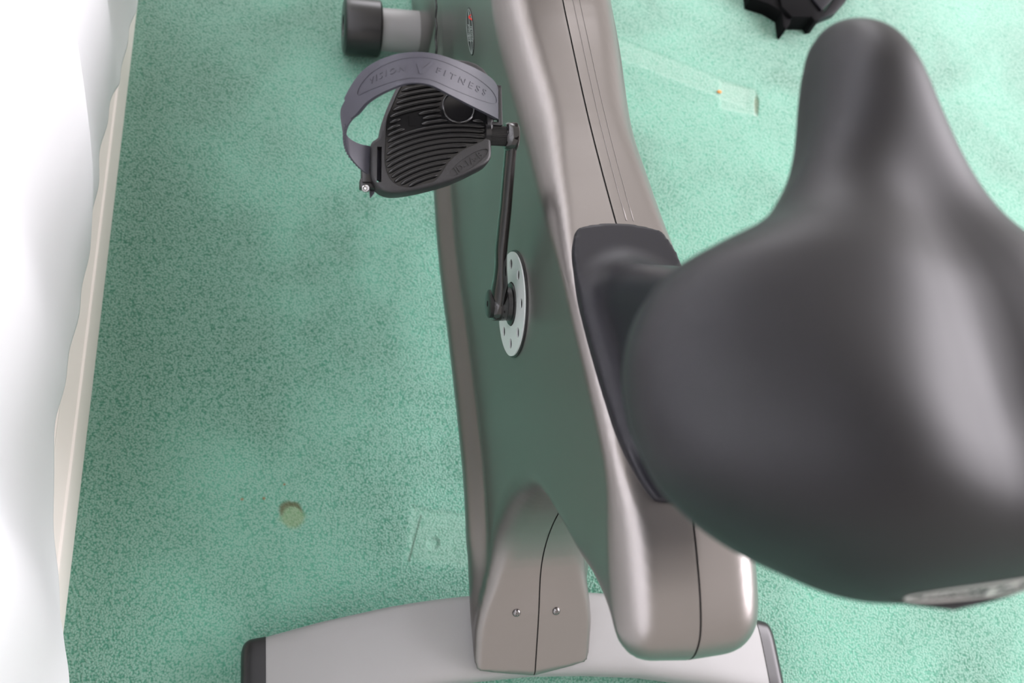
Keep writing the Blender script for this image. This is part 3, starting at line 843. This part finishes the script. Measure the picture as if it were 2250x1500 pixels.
# raised oval and lettering on the strap
slen = sum((ea[i + 1] - ea[i]).length for i in range(len(ea) - 1)); swid = (ea[40] - eb[40]).length
def on_strap(v2, f2, uc, wc, th, lift):
    V = []; Nn = []
    for x, y in v2:
        u = uc - x / slen; w_ = wc - y / swid
        w_ = max(.02, min(.98, w_)); p = strap_surf(u, w_)
        nn = (strap_surf(u + .01, w_) - strap_surf(u - .01, w_)).cross(strap_surf(u, w_ + .03) - strap_surf(u, w_ - .03)).normalized() * sgn
        V.append(p + nn * lift); Nn.append(nn)
    return thick(V, f2, Nn, th)
parts = merge2d([(ring2d(5.3, .85, .06), (0, 0), 0), (text_mesh('VISION', .60, 1.5), (-2.6, 0), 0), (text_mesh('FITNESS', .62, 1.6), (2.35, 0), 0),
                 (([(-.5, .3), (-.25, .36), (.0, -.1), (.35, .5), (.6, .5), (.1, -.5), (-.12, -.5)], [(0, 1, 2, 6), (2, 3, 4, 5), (2, 5, 6)]), (-.12, 0), 0)])
V, F = on_strap(parts[0], parts[1], .305, .50, .045, .165)
mesh_obj('strap_lettering', V, F, M_strap, pedal, smooth=False)['label'] = 'raised oval outline and lettering'
# teeth on the strap tail and its catch
bm = bmesh.new()
for k in range(16):
    u = .66 + .20 * k / 15; p = strap_surf(u, .97); q2 = strap_surf(u, .80)
    d = (q2 - p).normalized(); tube(bm, [p - d * .05, q2], (.09, .07), 6)
bm_obj('strap_teeth', bm, M_strap, pedal)
bm = bmesh.new(); c0 = pp(806, 365, -.2)
box(bm, (c0[0], c0[1], -.3), (.42, 1.35, .55), PF, .1)
c1 = pp(805, 408, -.4); box(bm, (c1[0] + .05, c1[1] + .1, -.45), (.55, .38, .5), PF, .12)
bk = bm_obj('buckle', bm, M_black, pedal, angle=40)
bm = bmesh.new(); c2 = pp(804, 413, .1); p = PO + PU * c2[0] + PV * c2[1] + PN * .0
lathe(bm, p, PN, [(-.1, .30), (.10, .30), (.15, .24), (.10, .16), (.04, .12), (.10, 0)], 24)
bm_obj('rivet', bm, M_steel, pedal, angle=50)['label'] = 'bright metal rivet'
c3 = pp(814, 428, -.8); bm = prism([(c3[0] - .12, c3[1] + .8), (c3[0] + .35, c3[1] + .75), (c3[0] + .3, c3[1] + .15), (c3[0] - .02, c3[1] - .25)], PF, -.95, -.8)
bm_obj('strap_tail', bm, M_strap, pedal, smooth=False)

# ------------------------------------------------------------------ oval badge on the shell
bc = onx(1034, 69, -6.0)
top_ = onx(1033, 17, -6.0); bot_ = onx(1036, 122, -6.0)
loc, nn, _, _ = shell_bvh.ray_cast(CAM, ray(1034, 69).normalized())
cen = loc; Xs = cen.x
top_ = onx(1032.5, 16.5, Xs); bot_ = onx(1036.5, 122.5, Xs)
half = (top_ - bot_).length / 2; BR = (bot_ - top_).normalized()
hw = 1.0
BUp = (onx(1043.2, 68.5, Xs) - onx(1025.5, 70.5, Xs)) / 2
def on_badge(v2, f2, lift, th):
    return project(v2, f2, (cen + Vector((-3, 0, 0)), BR, BUp), Vector((1, 0, 0)), shell_bvh, lift, th)
def disc2d(ra, rb, rings=6, n=64):
    v = [(0, 0)]; f = []
    for r in range(1, rings + 1):
        for k in range(n): v.append((ra * r / rings * math.cos(2 * math.pi * k / n), rb * r / rings * math.sin(2 * math.pi * k / n)))
    for k in range(n): f.append((0, 1 + k, 1 + (k + 1) % n))
    for r in range(rings - 1):
        a = 1 + r * n; b = a + n
        for k in range(n): f.append((a + k, b + k, b + (k + 1) % n, a + (k + 1) % n))
    return v, f
ell = disc2d(half, 1.0)
V, F = on_badge(ell[0], ell[1], .01, .05); badge = mesh_obj('badge', V, F, M_black, bike, smooth=False); badge['label'] = 'oval black badge with pale lettering and a red mark'
p_ = merge2d([(ring2d(half * .94, .90, .06), (0, 0), 0), (text_mesh('ISION', .62, 1.1, .2), (.25, .42), 0), (text_mesh('FITNESS', .55, 1.0, .2), (.1, -.42), 0),
              (([(-half * .9, -.035), (half * .9, -.035), (half * .9, .035), (-half * .9, .035)], [(0, 1, 2, 3)]), (0, 0), 0)])
V, F = on_badge(p_[0], p_[1], .07, .015); mesh_obj('badge_lettering', V, F, M_print, badge, smooth=False)
rd_ = ([(-.62, .25), (-.42, .30), (-.15, -.15), (.3, .45), (.62, .45), (.0, -.5), (-.3, -.5)], [(0, 1, 2, 6), (2, 3, 4, 5), (2, 5, 6)])
V, F = on_badge([(x * .55 - half * .56, y * .9 + .40) for x, y in rd_[0]], rd_[1], .07, .03); mesh_obj('badge_mark', V, F, M_red, badge, smooth=False)['label'] = 'red tick mark'

# ------------------------------------------------------------------ black object at the top edge, and a crumb
stand = empty('plastic_stand', tuple(c * .01 for c in onz(1775, 20, 0)))
tag(stand, 'black plastic stand with pointed feet at the top edge beyond the seat nose', 'stand')
stand.location = (0, 0, 0)
def slab(name, pxs, z0, z1, m, par=stand, bev=.15):
    pts = [onz(px, py, z1) for px, py in pxs]
    fr_ = (Vector((0, 0, 0)), Vector((1, 0, 0)), Vector((0, 1, 0)), Vector((0, 0, 1)))
    return bm_obj(name, prism([(p.x, p.y) for p in pts], fr_, z0, z1, bev), m, par, angle=40)
slab('foot', [(1640, -90), (1700, -90), (1722, -10), (1742, 30), (1736, 52), (1727, 64), (1722, 58), (1718, 25), (1690, 8), (1650, -5)], 0.05, 2.6, M_matte)
slab('foot', [(1700, -90), (1760, -90), (1790, -20), (1812, 25), (1800, 44), (1790, 46), (1783, 36), (1740, 36), (1718, 14)], 0.05, 3.2, M_matte)
slab('side_panel', [(1735, 30), (1786, 32), (1782, 42), (1745, 57), (1735, 58)], .05, .9, M_cover)
slab('side_panel', [(1800, 42), (1830, 0), (1880, -90), (1910, -90), (1860, 0), (1835, 28)], .05, 1.4, M_cover)
slab('top_plate', [(1780, -90), (1880, -90), (1828, 0), (1806, 22), (1785, -5)], 3.0, 3.6, M_cover)
cr = onz(1580, 203, 0)
bm = bmesh.new(); bmesh.ops.create_icosphere(bm, subdivisions=2, radius=.32)
for v in bm.verts: v.co = Vector((v.co.x * 1.2, v.co.y * .8, v.co.z * .6)) * (1 + .15 * math.sin(v.co.x * 17 + v.co.y * 9)) + Vector((cr.x, cr.y, .17))
tag(bm_obj('crumb', bm, mat('orange_crumb', (.62, .25, .05), .7)), 'tiny orange-brown crumb lying on the pale carpet', 'crumb')
